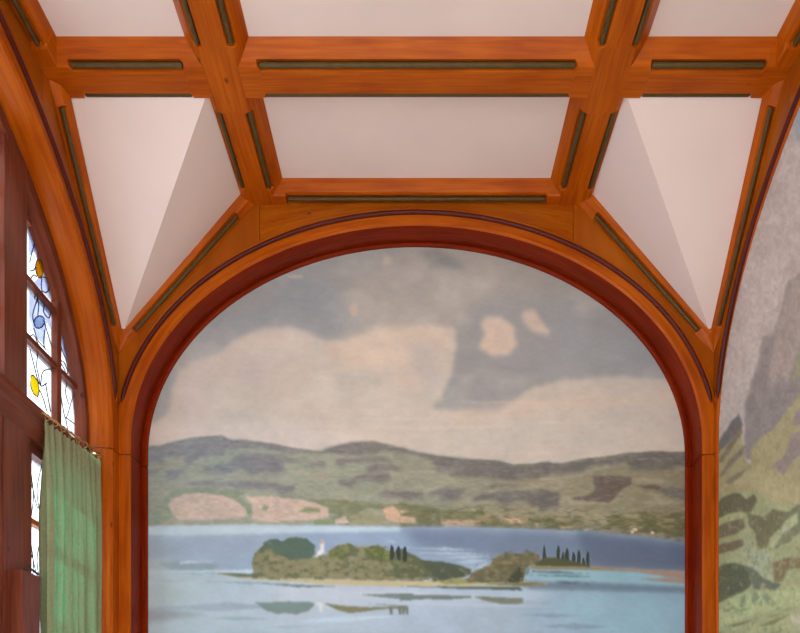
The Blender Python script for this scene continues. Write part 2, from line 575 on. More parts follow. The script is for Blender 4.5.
def arch_wall(name, s, x0, x1, a, b, c, y0, y1, extra):
    """side wall block y0..y1 with the arch opening, open down to the floor"""
    mb = MB()
    n = 60
    th_in, th_out = [], []
    top = 552
    pts_i = [(-a, FLOOR_H)] + [(-a * math.cos(math.pi * i / n), c + b * math.sin(math.pi * i / n)) for i in range(n + 1)] + [(a, FLOOR_H)]
    rows = []
    for k, (u, h) in enumerate(pts_i):
        if k == 0: o_ = (y0 - YC, FLOOR_H)
        elif k == len(pts_i) - 1: o_ = (y1 - YC, FLOOR_H)
        else:
            th = math.pi * (k - 1) / n
            # project from centre to the rectangle
            dx, dz = -math.cos(th), math.sin(th)
            cand = []
            if dx < -1e-6: cand.append((y0 - YC) / dx)
            if dx > 1e-6: cand.append((y1 - YC) / dx)
            if dz > 1e-6: cand.append((top - c) / dz)
            t = min(cand); o_ = (dx * t, c + dz * t)
        rows.append([P(s * x0, YC + u, h), P(s * x0, YC + o_[0], o_[1]), P(s * x1, YC + o_[0], o_[1]), P(s * x1, YC + u, h)])
    mb.quadrow(rows, closed=True, caps=True)
    for b_ in extra: mb.box(*b_)
    o = mb.build(name, WALLP); tag(o, kind='structure')
    return o


arch_wall('wall_left', -1, 305.5, 345, 291, 222, 297, 125, 770,
          [(-345, -305.5, -640, 125, 300, 552), (-345, -305.5, -640, 125, FLOOR_H, -80),
           (-345, -305.5, -640, -560, -80, 300), (-345, -305.5, 20, 125, -80, 300)])
shell('wall_right', [(305.5, 345, -640, 775, 300, 552), (305.5, 345, -640, 125, FLOOR_H, -80),
                     (305.5, 345, -640, -560, -80, 300), (305.5, 345, 20, 775, -80, 300), (305.5, 345, 125, 775, FLOOR_H, -80)])

# ------------------------------------------------------------------ stained-glass window wall (left)
XG = -330.0
win = empty('window_1', P(XG, YC, FLOOR_H)); tag(win, kind='structure')
wfn = lambda u, h, x: P(x, YC + u, h)
sec = [(288, 218.5, 297, -319.5), (283.5, 211, 293, -320.5), (282, 209, 292, -324), (284.5, 209.5, 286, -326), (283, 206.5, 285, -330), (283, 206.5, 285, -334), (291, 222, 297, -334)]
mb = MB()
mb.quadrow(arc_rows(sec, lambda u, h, x: wfn(u, h, x), 240, 72), closed=True, caps=True)
mb.build('arched_frame', DARKW, win)
for y0, y1 in ((570, 600), (260, 290)):
    mb = MB()
    yc = (y0 + y1) / 2 - YC
    top = 292 + 209 * math.sqrt(1 - (yc / 282) ** 2) + 4
    mb.box(-334, -319.5, y0, y1 + (3 if y0 > 500 else 0), 262, top)
    mb.build('post', DARKW, win)
    mb = MB(); mb.box(-334, -319.5, y0 - 16, y1 + 9, FLOOR_H, 262)
    # raised board on the lower post
    mb.box(-319.6, -318.6, y0 - 2, y1 + 2, FLOOR_H, 250)
    mb.build('lower_post', DARKW, win)
# transom: moulded profile
tr = [(-334, 282), (-322, 281), (-315, 278), (-313.2, 274), (-314.5, 270), (-316, 268), (-315, 262), (-317.5, 257), (-318.5, 250), (-334, 250)]
mb = MB()
mb.quadrow([[P(x, y, h) for x, h in tr] for y in (146, 430, 716)], closed=True, caps=True)
mb.build('transom', DARKW, win)
# jambs below the transom
for y0, y1 in ((707, 722), (138, 153)):
    mb = MB(); mb.box(-334, -319.8, y0, y1, FLOOR_H, 262); mb.build('jamb', DARKW, win)


def ell_h(y):
    v = 1 - ((y - YC) / 283) ** 2
    return 285 + 206.5 * math.sqrt(max(0, v))


H_M = [338.6, 387.5, 437, 486]
# horizontal and vertical glazing bars
for h in H_M:
    v = (h - 285) / 206.5
    if v >= 1: continue
    lim = 283 * math.sqrt(1 - v * v)
    for (a0, a1) in ((YC - 283, 260), (297, 563), (600, YC + 283)):
        y0 = max(a0, YC - lim) ; y1 = min(a1, YC + lim)
        if y1 - y0 < 6: continue
        mb = MB(); mb.box(-333, -325.5, y0 - .5, y1 + .5, h - 2.3, h + 2.3)
        mb.build('glazing_bar', DARKW, win)
mb = MB(); mb.box(-333, -324.5, 150, 710, 281.5, 286.5); mb.build('sill_bar', DARKW, win)
for y in (669, 191, 386, 474):
    mb = MB(); mb.box(-333.2, -325, y - 4, y + 4, 284, ell_h(y) + 2)
    mb.build('glazing_bar', DARKW, win)


def leads(par, paths, r=.55):
    mb = MB()
    for pth in paths:
        mb.tube([P(XG + .6, y, h) for y, h in pth], r, 6)
    mb.build('leading', LEAD, par)


def curve(pts, n=8):
    out = []
    q = [pts[0]] + pts + [pts[-1]]
    for i in range(1, len(q) - 2):
        for k in range(n):
            t = k / n
            out.append(tuple(.5 * (2 * q[i][j] + (q[i + 1][j] - q[i - 1][j]) * t + (2 * q[i - 1][j] - 5 * q[i][j] + 4 * q[i + 1][j] - q[i + 2][j]) * t * t + (3 * q[i][j] - q[i - 1][j] - 3 * q[i + 1][j] + q[i + 2][j]) * t ** 3) for j in range(2)))
    out.append(pts[-1])
    return out


def pane(outline, mat, name='pane', parent=None, x=XG, th=0.8):
    mb = MB()
    n = len(outline)
    r0 = [P(x, y, h) for y, h in outline]; r1 = [P(x - th, y, h) for y, h in outline]
    mb.quadrow([r0, r1], closed=True, caps=True)
    return mb.build(name, mat, parent or win)


def px2g(x, y):
    """photo point on the glass plane -> (Y, H)"""
    d = XG / (x - 416.5)
    return (d * D, (740 - y) * d)


# pane cells: columns x rows between bars
cols = [(152, 187), (195, 260), (297, 382), (390, 470), (478, 563), (600, 665), (673, 708)]
rws = [(286, 336.3)] + [(H_M[i] + 2.3, (H_M[i + 1] - 2.3) if i + 1 < len(H_M) else 500) for i in range(4)]
detail = {}
for (y0, y1) in cols:
    for (h0, h1) in rws:
        pts = []
        n = 10
        ok = False
        for i in range(n + 1):
            y = y0 - 1 + (y1 - y0 + 2) * i / n
            hh = min(h1 + 1, ell_h(y) + 1)
            if hh > h0 + 2: ok = True; pts.append((y, hh))
        if not ok or len(pts) < 3: continue
        out = [(pts[0][0], h0 - 1)] + pts + [(pts[-1][0], h0 - 1)]
        pn = pane(out, G_CLEAR)
        detail[(y0, h0)] = pn
        if y0 < 590:
            w = y1 - y0
            leads(pn, [curve([(y0 + w * .2, h0), (y0 + w * .4, h0 + 20), (y0 + w * .25, min(h1, ell_h(y0 + w * .3)) - 2)]),
                       curve([(y0 + w * .8, h0), (y0 + w * .55, h0 + 15), (y0 + w * .7, min(h1, ell_h(y0 + w * .7)) - 2)])])


def g(*pts): return [px2g(*p) for p in pts]


def inlay(par, pts, mat, nm):
    pane(pts, mat, nm, par, x=XG + .5, th=.4)


def ovalpts(cx, cy, rx, ry, tilt=0, n=16):
    o = []
    for i in range(n):
        a = 2 * math.pi * i / n
        x, y = rx * math.cos(a), ry * math.sin(a)
        o.append((cx + x * math.cos(tilt) - y * math.sin(tilt), cy + x * math.sin(tilt) + y * math.cos(tilt)))
    return o


c1 = 600
K = lambda i: detail.get((600, rws[i][0])) 
K2 = lambda i: detail.get((673, rws[i][0]))
def closed(pts): return pts + [pts[0], pts[1]]


# top pane (amber flower)
p = K(2)
if K(3): 
    inlay(K(3), g((28.5, 221), (33, 232), (38, 243), (36, 250), (28.5, 256)), G_LAV, 'lavender_glass')
inlay(p, g((40, 276), (49, 282), (49, 299), (34, 282)), G_LAV, 'lavender_glass')
am = g(*ovalpts(38.5, 268.5, 3.6, 9.5, -.08))
pane(am, G_AMB, 'amber_glass', p, x=XG + 1.1, th=.4)
leads(p, [closed(am),
          curve(g((29, 262), (32, 249), (35, 244), (37, 250), (37, 259))),
          curve(g((41, 260), (40, 250), (43, 257), (44, 266))),
          curve(g((42, 277), (48, 279), (49, 286), (46, 292), (41, 290), (41, 278))),
          curve(g((36, 277), (33, 275), (30, 280), (34, 290), (34, 299))),
          curve(g((29, 271), (33, 270), (35, 265))),
          curve(g((34, 290), (37, 296), (36, 303)))])
# middle pane
p = K(1)
inlay(p, g((36, 300), (43, 303), (49, 311), (51, 330), (46, 322), (44, 345), (37, 338), (33, 330), (29, 318), (29, 292)), G_LAV, 'lavender_glass')
inlay(p, g(*ovalpts(38.5, 322, 5, 6, .4)), G_BLUE, 'pale_blue_glass')
leads(p, [closed(g(*ovalpts(38.5, 322, 5.2, 6.4, .4))),
          curve(g((34, 326), (32, 315), (36, 300), (37, 296))),
          curve(g((37, 298), (38, 306), (37, 315))),
          curve(g((44, 303), (43, 312), (48, 318), (50, 312))),
          curve(g((29, 337), (33, 335), (38, 345), (44, 353))),
          curve(g((43, 320), (46, 330), (51, 347))),
          curve(g((33, 328), (37, 340), (44, 348))),
          curve(g((44, 330), (43, 343), (45, 350)))])
# lower pane with yellow flower
p = K(0)
ye = g((30, 376), (32.5, 375), (37, 381), (38.5, 391), (37, 397), (33, 394), (30, 387))
inlay(p, ye, G_YEL, 'yellow_glass')
leads(p, [closed(ye),
          curve(g((29, 349), (32, 360), (35, 372), (38, 384))),
          curve(g((37, 352), (36, 366), (38, 376), (40, 386), (46, 383))),
          curve(g((40, 386), (42, 372), (50, 369))),
          curve(g((45, 384), (47, 396), (50, 412))),
          curve(g((39, 390), (43, 400), (46, 411))),
          curve(g((49, 357), (51, 372)))])
# right-hand narrow column
if K2(1):
    p = K2(1)
    inlay(p, g((59, 326), (62, 333), (66, 352), (67, 362), (61, 350), (58, 340)), G_LAV, 'lavender_glass')
    leads(p, [curve(g((58, 322), (60, 345), (66, 362), (68, 372))), curve(g((57, 360), (62, 366), (66, 375)))])
if K2(0):
    p = K2(0)
    leads(p, [curve(g((58, 361), (63, 362), (67, 372), (64, 374), (59, 368))),
              curve(g((58, 385), (61, 400), (65, 418), (71, 400), (73, 393))),
              curve(g((65, 418), (67, 430))), curve(g((66, 418), (74, 424))),
              curve(g((67, 377), (65, 392), (68, 404)))])

# lower window lights
win2 = empty('window_2', P(XG, YC, FLOOR_H)); tag(win2, kind='structure')
for (y0, y1) in ((297, 554), (609, 707), (153, 251)):
    mb = MB()
    for a, b_ in ((y0, y0 + 8), (y1 - 8, y1)): mb.box(-333, -323, a, b_, -60, 250)
    mb.box(-333, -323, y0, y1, 241, 250); mb.box(-333, -323, y0, y1, -68, -58)
    mb.build('casement_frame', DARKW, win2)
    ym = (y0 + y1) / 2
    for h in (186, 123, 60, 0):
        mb = MB(); mb.box(-332, -326, y0 + 7, y1 - 7, h - 2.3, h + 2.3); mb.build('glazing_bar', PINE, win2)
    mb = MB(); mb.box(-332, -326, ym - 3, ym + 3, -58, 241); mb.build('glazing_bar', DARKW, win2)
    for a, b_ in ((y0 + 7, ym - 2), (ym + 2, y1 - 7)):
        pn = pane([(a, -60), (b_, -60), (b_, 243), (a, 243)], G_CLEAR, 'pane', win2)
        w = b_ - a
        pth = []
        for h in (-40, 20, 80, 145, 205):
            pth.append(curve([(a, h), (a + w * .3, h + 14), (a + w * .6, h - 3), (b_, h + 18)]))
            pth.append(curve([(a + w * .25, h - 22), (a + w * .4, h + 6), (a + w * .2, h + 34)]))
            pth.append(curve([(a + w * .8, h - 18), (a + w * .55, h + 10), (a + w * .75, h + 36)]))
        leads(pn, pth, .5)
    mb = MB(); mb.box(-334, -322, y0, y1, FLOOR_H, -66); mb.build('apron_board', DARKW, win2)
# small block with iron latch on the lower post
blk = MB(); blk.box(-318.8, -309.5, 578, 604, 20, 134); bo = blk.build('latch_block', DARKW, win2)
m2 = MB(); m2.tube([P(-313, 588, 134), P(-312.5, 592, 139), P(-312, 598, 138), P(-311, 604, 136)], 1.0, 8); m2.build('latch', IRON, bo)

# ------------------------------------------------------------------ curtain
def cur_xy(t):
    return (-312.0 + 9.5 * t, 617 + 86 * t)


cb = P(-309, 660, FLOOR_H)
mb = MB()
rows = []
NH, NT = 46, 260
top_h, bot_h = 268.0, -150.0
def fold(t, k):
    # k : 0 at the hem heading, 1 lower down
    a = math.sin(t * 2 * math.pi * 11.5 + 1.7 * math.sin(t * 9 + .5))
    b_ = math.sin(t * 2 * math.pi * 5.3 + 1.1)
    c_ = math.sin(t * 2 * math.pi * 27)
    a = 2 * abs(math.sin(t * math.pi * 9.5 + 1.2 * math.sin(t * 9 + .5))) ** .7 - 1.2
    e = 1 - .6 * max(0, (t - .8) / .2) ** 2
    return (a * (1.8 + 4.2 * k) + b_ * 1.4 * k + c_ * .4 * (1 - k)) * e
for i in range(NH + 1):
    v = i / NH
    h = top_h + (bot_h - top_h) * v ** 1.2
    k = min(1, v * 4)
    r = []
    for j in range(NT + 1):
        t = j / NT
        t2 = t + .006 * math.sin(t * 40 + v * 3)
        x, y = cur_xy(t2)
        f = fold(t, k) * (0.8 + .25 * math.sin(v * 5 + t * 7))
        hh = h + (1.0 * math.sin(t * 2 * math.pi * 21) if i == 0 else 0)
        r.append(P(x - .5 + f, y + f * .22, hh))
    rows.append(r)
mb.quadrow(rows, smooth=True)
cur = mb.build('curtain', CURT, origin=cb, fix=False)
tag(cur, 'sage green pleated curtain hanging in front of the lower window', 'curtain')
mb = MB(); tp = []
rod = MB(); rod.tube([P(*cur_xy(-.03), 273.5), P(*cur_xy(.5), 273.5), P(*cur_xy(1.04), 273.5)], 1.1, 10)
ro = rod.build('curtain_rod', BRASS); tag(ro, 'thin brass curtain rod below the stained glass transom', 'curtain rod')
for i in range(8):
    t = .04 + i * .133
    x, y = cur_xy(t)
    m2 = MB(); pts = []
    for k in range(13):
        a = 2 * math.pi * k / 12
        pts.append(P(x + 1.9 * math.cos(a), y + .5 * math.cos(a), 272.3 + 2.6 * math.sin(a)))
    m2.tube(pts, .33, 6)
    m2.build('curtain_ring', BRASS, ro)
for t in (-.02, 1.03):
    x, y = cur_xy(t)
    m2 = MB(); m2.tube([P(x, y, 273.5), P(x - 4, y, 274), P(x - 8 , y, 274.5)], .9, 8); m2.build('bracket', BRASS, ro)


# ------------------------------------------------------------------ murals
class Canvas:
    def __init__(s, x0, y0, x1, y1, step, seed):
        s.xs = np.arange(x0, x1 + step, step); s.ys = np.arange(y0, y1 + step, step)
        s.X, s.Y = np.meshgrid(s.xs, s.ys)
        s.img = np.zeros(s.X.shape + (3,)); s.rng = np.random.RandomState(seed); s.step = step

    def noise(s, sx, sy=None, oct=3, X=None, Y=None):
        sy = sy or sx
        X = s.X if X is None else X; Y = s.Y if Y is None else Y
        tot = np.zeros(X.shape); amp = 1; norm = 0
        for o in range(oct):
            lat = s.rng.rand(257, 257) * 2 - 1
            fx = X / sx * (2 ** o) + 31.7; fy = Y / sy * (2 ** o) + 17.3
            ix = np.floor(fx).astype(int); iy = np.floor(fy).astype(int)
            tx = fx - ix; ty = fy - iy
            tx = tx * tx * (3 - 2 * tx); ty = ty * ty * (3 - 2 * ty)
            ix &= 255; iy &= 255
            a = lat[iy, ix] * (1 - tx) + lat[iy, ix + 1] * tx
            b = lat[iy + 1, ix] * (1 - tx) + lat[iy + 1, ix + 1] * tx
            tot += amp * (a * (1 - ty) + b * ty); norm += amp; amp *= .5
        return tot / norm

    def setup(s, wx=1.6, scale=7):
        s.W1 = s.noise(scale, scale, 3) * wx; s.W2 = s.noise(scale, scale, 3) * wx * .7

    def mask(s, pts, warp=1.0, soft=0):
        X = s.X + s.W1 * warp; Y = s.Y + s.W2 * warp
        m = np.zeros(X.shape, bool)
        n = len(pts)
        for i in range(n):
            x1, y1 = pts[i]; x2, y2 = pts[(i + 1) % n]
            if y1 == y2: continue
            c = ((y1 > Y) != (y2 > Y)) & (X < (x2 - x1) * (Y - y1) / (y2 - y1) + x1)
            m ^= c
        m = m.astype(float)
        r = max(1, int(round(soft / s.step))) if soft else 0
        for _ in range(2 if r else 0):
            for ax in (0, 1):
                cs = np.cumsum(np.pad(m, [(r + 1, r) if a == ax else (0, 0) for a in (0, 1)], mode='edge'), axis=ax)
                k = 2 * r + 1
                m = (cs[k:, :] - cs[:-k, :]) / k if ax == 0 else (cs[:, k:] - cs[:, :-k]) / k
        return m

    def blend(s, m, col):
        c = np.array(col, float)
        s.img = s.img * (1 - m[..., None]) + c * m[..., None]

    def poly(s, pts, col, warp=1.0, soft=1.0, a=1.0):
        s.blend(s.mask(pts, warp, soft) * a, col)

    def blob(s, cx, cy, rx, ry, col, a=1.0, soft=.35, warp=1.0):
        d = np.sqrt(((s.X + s.W1 * warp - cx) / rx) ** 2 + ((s.Y + s.W2 * warp - cy) / ry) ** 2)
        s.blend(np.clip((1 - d) / soft, 0, 1) * a, col)

    def stroke(s, x0, y0, x1, y1, w, col, a=1.0, warp=.5):
        pts = [(x0, y0), ((x0 + x1) / 2, (y0 + y1) / 2 - w / 2), (x1, y1), ((x0 + x1) / 2, (y0 + y1) / 2 + w / 2)]
        s.poly(pts, col, warp, .8, a)


def T(ox, oy, sc):
    return lambda *p: [(ox + x / sc, oy + y / sc) for x, y in p]


def lake_canvas():
    c = Canvas(128, 228, 705, 700, .75, 3)
    c.setup(2.6, 9)
    X, Y = c.X, c.Y
    c.img[:] = (161, 159, 153)
    c.blend(np.clip((330 - X) / 160, 0, 1) * .8, (160, 163, 162))
    c.poly([(320, 285), (345, 262), (400, 250), (470, 245), (560, 262), (600, 285), (560, 300), (500, 303), (470, 318), (450, 328), (380, 335), (340, 320), (362, 300)], (170, 163, 153), 1.5, 14)
    c.poly([(195, 345), (230, 318), (262, 298), (300, 281), (322, 283), (345, 296), (362, 318), (345, 333), (320, 330), (265, 322), (215, 345)], (150, 151, 150), 1.5, 11)
    c.poly([(120, 330), (215, 345), (180, 366), (172, 385), (174, 404), (150, 425), (120, 430)], (165, 168, 165), 1, 9)
    c.poly([(415, 252), (440, 250), (462, 262), (466, 271), (430, 266)], (145, 143, 138), 1, 3)
    c.poly([(455, 330), (480, 305), (560, 302), (640, 320), (700, 370), (690, 384), (555, 380), (515, 400), (490, 412), (430, 408), (448, 375)], (153, 153, 151), 1, 7)
    cl = (197, 187, 173)
    c.poly([(128, 428), (150, 424), (166, 415), (172, 402), (172, 388), (177, 373), (188, 364), (206, 359), (218, 355), (232, 342), (252, 332), (272, 328), (290, 328), (303, 330), (318, 337), (327, 341), (345, 341),
            (356, 337), (368, 334), (376, 325), (384, 329), (394, 333), (407, 328), (420, 325), (440, 326), (455, 328), (457, 349), (449, 378), (441, 400), (431, 408),
            (473, 413), (494, 412), (513, 403), (531, 389), (553, 382), (589, 378), (625, 377), (662, 380), (705, 384), (705, 480), (128, 480)], cl, 1.0, 2.5)
    # soft modelling of the clouds
    n = c.noise(34, 24, 3); up = np.clip((440 - Y) / 40, 0, 1) * np.clip((Y - 240) / 10, 0, 1)
    c.blend(up * np.clip(n * 2, 0, 1) * .28, (206, 196, 182)); c.blend(up * np.clip(-n * 2, 0, 1) * .25, (160, 156, 150))
    c.blob(255, 365, 70, 32, (199, 184, 173), .6, .8)
    c.poly([(172, 400), (180, 372), (200, 362), (215, 362), (205, 385), (215, 410), (190, 420)], (204, 190, 178), 1, 6, .7)
    c.poly([(225, 350), (250, 334), (290, 330), (315, 342), (300, 352), (250, 350)], (214, 197, 180), 1, 5, .7)
    c.poly([(330, 345), (376, 328), (450, 330), (450, 350), (435, 372), (380, 372), (340, 366)], (213, 193, 172), 1, 5, .8)
    c.poly([(410, 340), (440, 345), (440, 380), (420, 402), (408, 385)], (187, 178, 170), 1, 7, .8)
    c.poly([(385, 375), (410, 368), (425, 380), (420, 395), (390, 392)], (207, 190, 172), 1, 6, .8)
    c.poly([(128, 425), (175, 422), (330, 424), (370, 428), (350, 450), (128, 450)], (208, 198, 188), 1, 6, .7)
    c.poly([(440, 412), (560, 395), (690, 392), (690, 400), (560, 412), (460, 425)], (213, 190, 168), 1, 5, .5)
    for k in range(26):
        x = c.rng.uniform(330, 640); y = c.rng.uniform(398, 458); L_ = c.rng.uniform(30, 90)
        col = (218, 200, 180) if c.rng.rand() < .5 else (196, 178, 162)
        c.stroke(x - L_, y, x + L_, y + c.rng.uniform(-2, 2), c.rng.uniform(1, 3), col, .35)
    c.poly([(484, 317), (500, 316), (513, 325), (517, 345), (508, 355), (490, 356), (479, 349), (481, 338), (486, 333), (480, 325)], (205, 186, 168), .8, 2.5)
    c.poly([(521, 312), (533, 310), (541, 320), (549, 330), (548, 337), (537, 333), (526, 327), (521, 320)], (200, 183, 166), .8, 2)
    c.poly([(383, 254), (389, 256), (393, 262), (384, 267)], (188, 175, 158), .5, 1.2)
    c.poly([(352, 302), (357, 304), (358, 313), (352, 318), (349, 310)], (196, 182, 163), .5, 1.2)
    c.poly([(284, 275), (300, 275), (304, 277), (292, 279)], (190, 178, 160), .5, 1)
    c.poly([(320, 345), (336, 342), (340, 352), (332, 362), (322, 356)], (200, 182, 163), 1, 3, .8)
    # hills
    ridge = [(128, 448), (148, 447), (160, 446), (175, 442), (190, 438), (222, 435.5), (228, 440), (250, 441), (272, 444), (300, 449), (322, 452), (335, 447), (350, 443.5), (372, 442), (390, 445), (408, 451), (430, 455), (462, 460), (480, 459.5), (500, 462), (514, 465), (530, 465), (540, 463), (562, 464), (580, 460), (605, 457), (625, 454), (655, 452), (705, 453)]
    shore = [(705, 546), (690, 543), (650, 538), (620, 535), (580, 531), (540, 530), (470, 527), (400, 527.5), (250, 525), (128, 527)]
    c.setup(2.2, 6)
    hm = c.mask(ridge + shore, .35, .7)
    save = c.img.copy()
    c.blend(hm, (150, 156, 140))
    c.blend(hm * np.clip((X - 330) / 200, 0, 1), (143, 137, 112))
    c.blend(hm * np.clip((X - 560) / 120, 0, 1) * .7, (128, 122, 98))
    n = c.noise(26, 7, 3)
    c.blend(hm * np.clip(n * 1.8, 0, 1) * .55, (166, 160, 138))
    c.blend(hm * np.clip(-n * 1.8, 0, 1) * .4, (135, 138, 120))
    def across(*cs):
        return np.stack([np.interp(X, [148, 270, 400, 540, 690], [q[k] for q in cs]) for k in range(3)], -1)
    nb = (c.noise(14, 5, 3) * 9)[..., None]
    dk = across((124, 131, 138), (126, 125, 128), (120, 117, 114), (112, 109, 104), (108, 106, 100)) + nb
    gdk = across((134, 150, 126), (130, 140, 112), (120, 121, 88), (112, 110, 76), (106, 103, 72)) + nb
    t1, t2, t3, t4 = T(140, 420, 5.714), T(270, 420, 5.714), T(400, 420, 5.333), T(540, 430, 5.333)
    v1 = (122, 128, 137)
    for q in (t1((50, 155), (120, 150), (220, 120), (330, 108), (480, 92), (505, 112), (600, 115), (800, 150), (800, 170), (640, 160), (560, 170), (500, 165), (505, 190), (470, 205), (400, 210), (330, 225), (290, 260), (260, 260), (245, 215), (180, 205), (120, 225), (170, 245), (60, 250), (-60, 255), (-60, 155)),):
        c.poly(q, dk - 2, .9, 1.2, .88)
    for q in (t1((360, 270), (440, 255), (500, 255), (530, 215), (580, 195), (800, 200), (800, 300), (700, 300), (630, 312), (600, 290), (560, 275), (520, 305), (440, 310), (380, 300)),
              t1((130, 330), (170, 285), (270, 280), (250, 310), (190, 345)),
              t1((250, 360), (330, 345), (430, 350), (520, 360), (630, 345), (800, 365), (800, 390), (700, 400), (660, 390), (480, 380), (300, 370)),
              t1((-60, 300), (120, 290), (60, 315), (-60, 330))):
        c.poly(q, dk - 2, .9, 1.2, .88)
    v2 = (124, 116, 117)
    for q in (t2((0, 145), (110, 165), (250, 185), (290, 180), (320, 165), (400, 140), (500, 128), (600, 130), (700, 150), (800, 180), (740, 190), (640, 175), (600, 200), (480, 205), (350, 190), (120, 195), (0, 160)),
              t2((0, 200), (90, 210), (180, 240), (80, 240), (90, 300), (0, 300)), t2((220, 245), (320, 238), (320, 270), (230, 265)),
              t2((370, 225), (640, 210), (700, 245), (560, 240), (430, 250), (420, 275), (375, 262)),
              t2((540, 285), (580, 255), (690, 250), (780, 285), (660, 290), (600, 300)),
              t2((310, 350), (480, 340), (500, 315), (600, 300), (690, 305), (695, 345), (640, 362), (560, 350), (490, 350), (480, 385), (400, 380), (380, 350)),
              t2((0, 365), (150, 380), (140, 410), (90, 425), (60, 420), (0, 395)), t2((600, 430), (650, 405), (800, 410), (800, 460), (700, 440))):
        c.poly(q, dk - 2, .9, 1.2, .88)
    v3 = (113, 107, 103)
    for q in (t3((0, 150), (150, 185), (350, 210), (430, 215), (550, 225), (610, 245), (700, 240), (800, 230), (800, 290), (700, 320), (600, 325), (520, 320), (440, 310), (350, 300), (250, 300), (330, 270), (190, 275), (190, 235), (130, 205), (60, 180), (0, 165)),
              t3((0, 380), (120, 382), (125, 420), (0, 415)), t3((160, 385), (240, 365), (370, 360), (350, 375), (300, 430), (220, 430), (210, 400), (150, 400)),
              t3((430, 350), (640, 340), (620, 360), (480, 362)),
              t3((370, 440), (400, 400), (560, 380), (800, 370), (800, 460), (720, 470), (660, 430), (600, 440), (560, 460), (500, 425), (440, 430)),
              t4((0, 175), (120, 185), (200, 165), (330, 155), (450, 130), (580, 120), (900, 125), (900, 205), (765, 200), (600, 220), (480, 215), (460, 160), (400, 190), (300, 190), (200, 230), (0, 240)),
              t4((0, 320), (100, 330), (100, 420), (0, 430)), t4((640, 310), (880, 310), (880, 375), (765, 370), (660, 350)), t4((150, 410), (250, 395), (160, 418))):
        c.poly(q, dk - 2, .9, 1.2, .88)
    for q in (t4((280, 250), (400, 245), (490, 250), (490, 290), (440, 310), (400, 360), (360, 390), (160, 370), (250, 345), (300, 320)), t4((500, 290), (640, 295), (640, 320), (560, 320))):
        c.poly(q, (102, 92, 86), .9, 1, .9)
    # green lower slopes
    c.poly(t1((100, 480), (150, 440), (200, 400), (330, 385), (420, 395), (560, 400), (600, 420), (560, 440), (640, 500), (640, 540), (600, 530), (560, 480), (480, 440), (380, 420), (250, 425), (190, 450), (160, 490), (190, 560), (100, 600), (50, 612), (-60, 615), (-60, 570), (60, 560)), gdk, .9, 1.0, .9)
    pk = (200, 178, 162)
    c.poly(t1((160, 490), (190, 455), (250, 425), (330, 415), (380, 425), (480, 432), (560, 470), (610, 520), (615, 545), (560, 560), (400, 575), (220, 570), (180, 530)), pk, .7, .9)
    c.poly(t1((600, 435), (800, 440), (800, 590), (640, 570), (650, 500)), pk, .7, .9)
    c.poly(t1((705, 480), (740, 500), (720, 525), (700, 515)), (130, 142, 115), .6, .8)
    c.poly(t2((0, 445), (150, 450), (280, 475), (340, 510), (330, 560), (240, 570), (0, 575)), pk, .7, .9)
    gd = (126, 127, 94)
    c.poly(t2((200, 455), (400, 455), (640, 480), (800, 485), (800, 600), (740, 590), (700, 560), (650, 560), (640, 510), (560, 500), (450, 560), (460, 600), (350, 605), (360, 560), (390, 545), (330, 530), (340, 500), (250, 470)), gdk, .8, 1, .9)
    c.poly(t2((450, 540), (560, 520), (650, 545), (650, 600), (460, 600)), (150, 146, 112), .8, 1.2, .8)
    c.poly(t2((165, 520), (200, 500), (280, 505), (290, 530), (170, 530)), (140, 146, 112), .6, .8)
    c.poly(t2((370, 570), (430, 550), (455, 590), (370, 600)), pk, .6, .8)
    c.poly(t2((640, 510), (700, 490), (745, 520), (750, 560), (800, 560), (800, 600), (690, 580), (655, 560)), (207, 170, 142), .6, .8)
    c.poly(t2((250, 570), (370, 570), (360, 605), (250, 605)), (132, 146, 112), .6, .8)
    c.poly(t3((0, 440), (200, 475), (410, 490), (500, 500), (530, 540), (600, 520), (740, 520), (760, 560), (800, 510), (800, 585), (0, 575)), gdk, .8, 1, .9)
    for q in (t3((0, 480), (60, 490), (0, 500)), t3((0, 515), (80, 520), (85, 550), (0, 550)), t3((215, 530), (430, 540), (440, 568), (225, 572)), t3((530, 515), (680, 525), (680, 550), (600, 557), (560, 535)), t3((690, 545), (740, 550), (740, 575))):
        c.poly(q, (198, 168, 140), .7, .8)
    c.poly(t3((85, 480), (210, 480), (215, 560), (100, 575)), (112, 112, 80), .8, 1)
    c.poly(t4((0, 480), (200, 490), (350, 510), (400, 450), (520, 470), (560, 440), (880, 450), (880, 590), (765, 570), (600, 560), (240, 540), (0, 535)), gdk, .9, 1.4, .85)
    n = c.noise(9, 3.5, 3)
    low = hm * np.clip((Y - 500 - (X - 420) * .03) / 8, 0, 1)
    c.blend(low * np.clip((X - 380) / 100, 0, 1) * np.clip(n * 2, 0, 1) * .8, (150, 138, 104))
    c.blend(low * np.clip((X - 380) / 100, 0, 1) * np.clip(-n * 2, 0, 1) * .6, (92, 92, 62))
    # dark ridge line
    for i in range(len(ridge) - 1):
        c.stroke(ridge[i][0] - 2, ridge[i][1] + 1.2, ridge[i + 1][0] + 2, ridge[i + 1][1] + 1.2, 2.0, (104, 106, 110), .5, .2)
    for k in range(40):
        x = c.rng.uniform(560, 690); y = 531 + (x - 580) * .105 - c.rng.uniform(0, 3)
        c.stroke(x - 4, y, x + 4, y + .5, 1.5, (196, 174, 140) if k % 2 else (170, 130, 95), .8)
    for q in ((586, 530), (632, 532), (635, 530), (653, 533)):
        c.blob(q[0], q[1], 3, 2, (214, 196, 165), .9, .5)
    c.blend(hm * np.clip((300 - X) / 150, 0, 1) * .22, (166, 180, 178))
    # ---- water
    sh = [(p[0], p[1]) for p in reversed(shore)]
    wm = c.mask(sh + [(705, 720), (128, 720)], .15, .5)
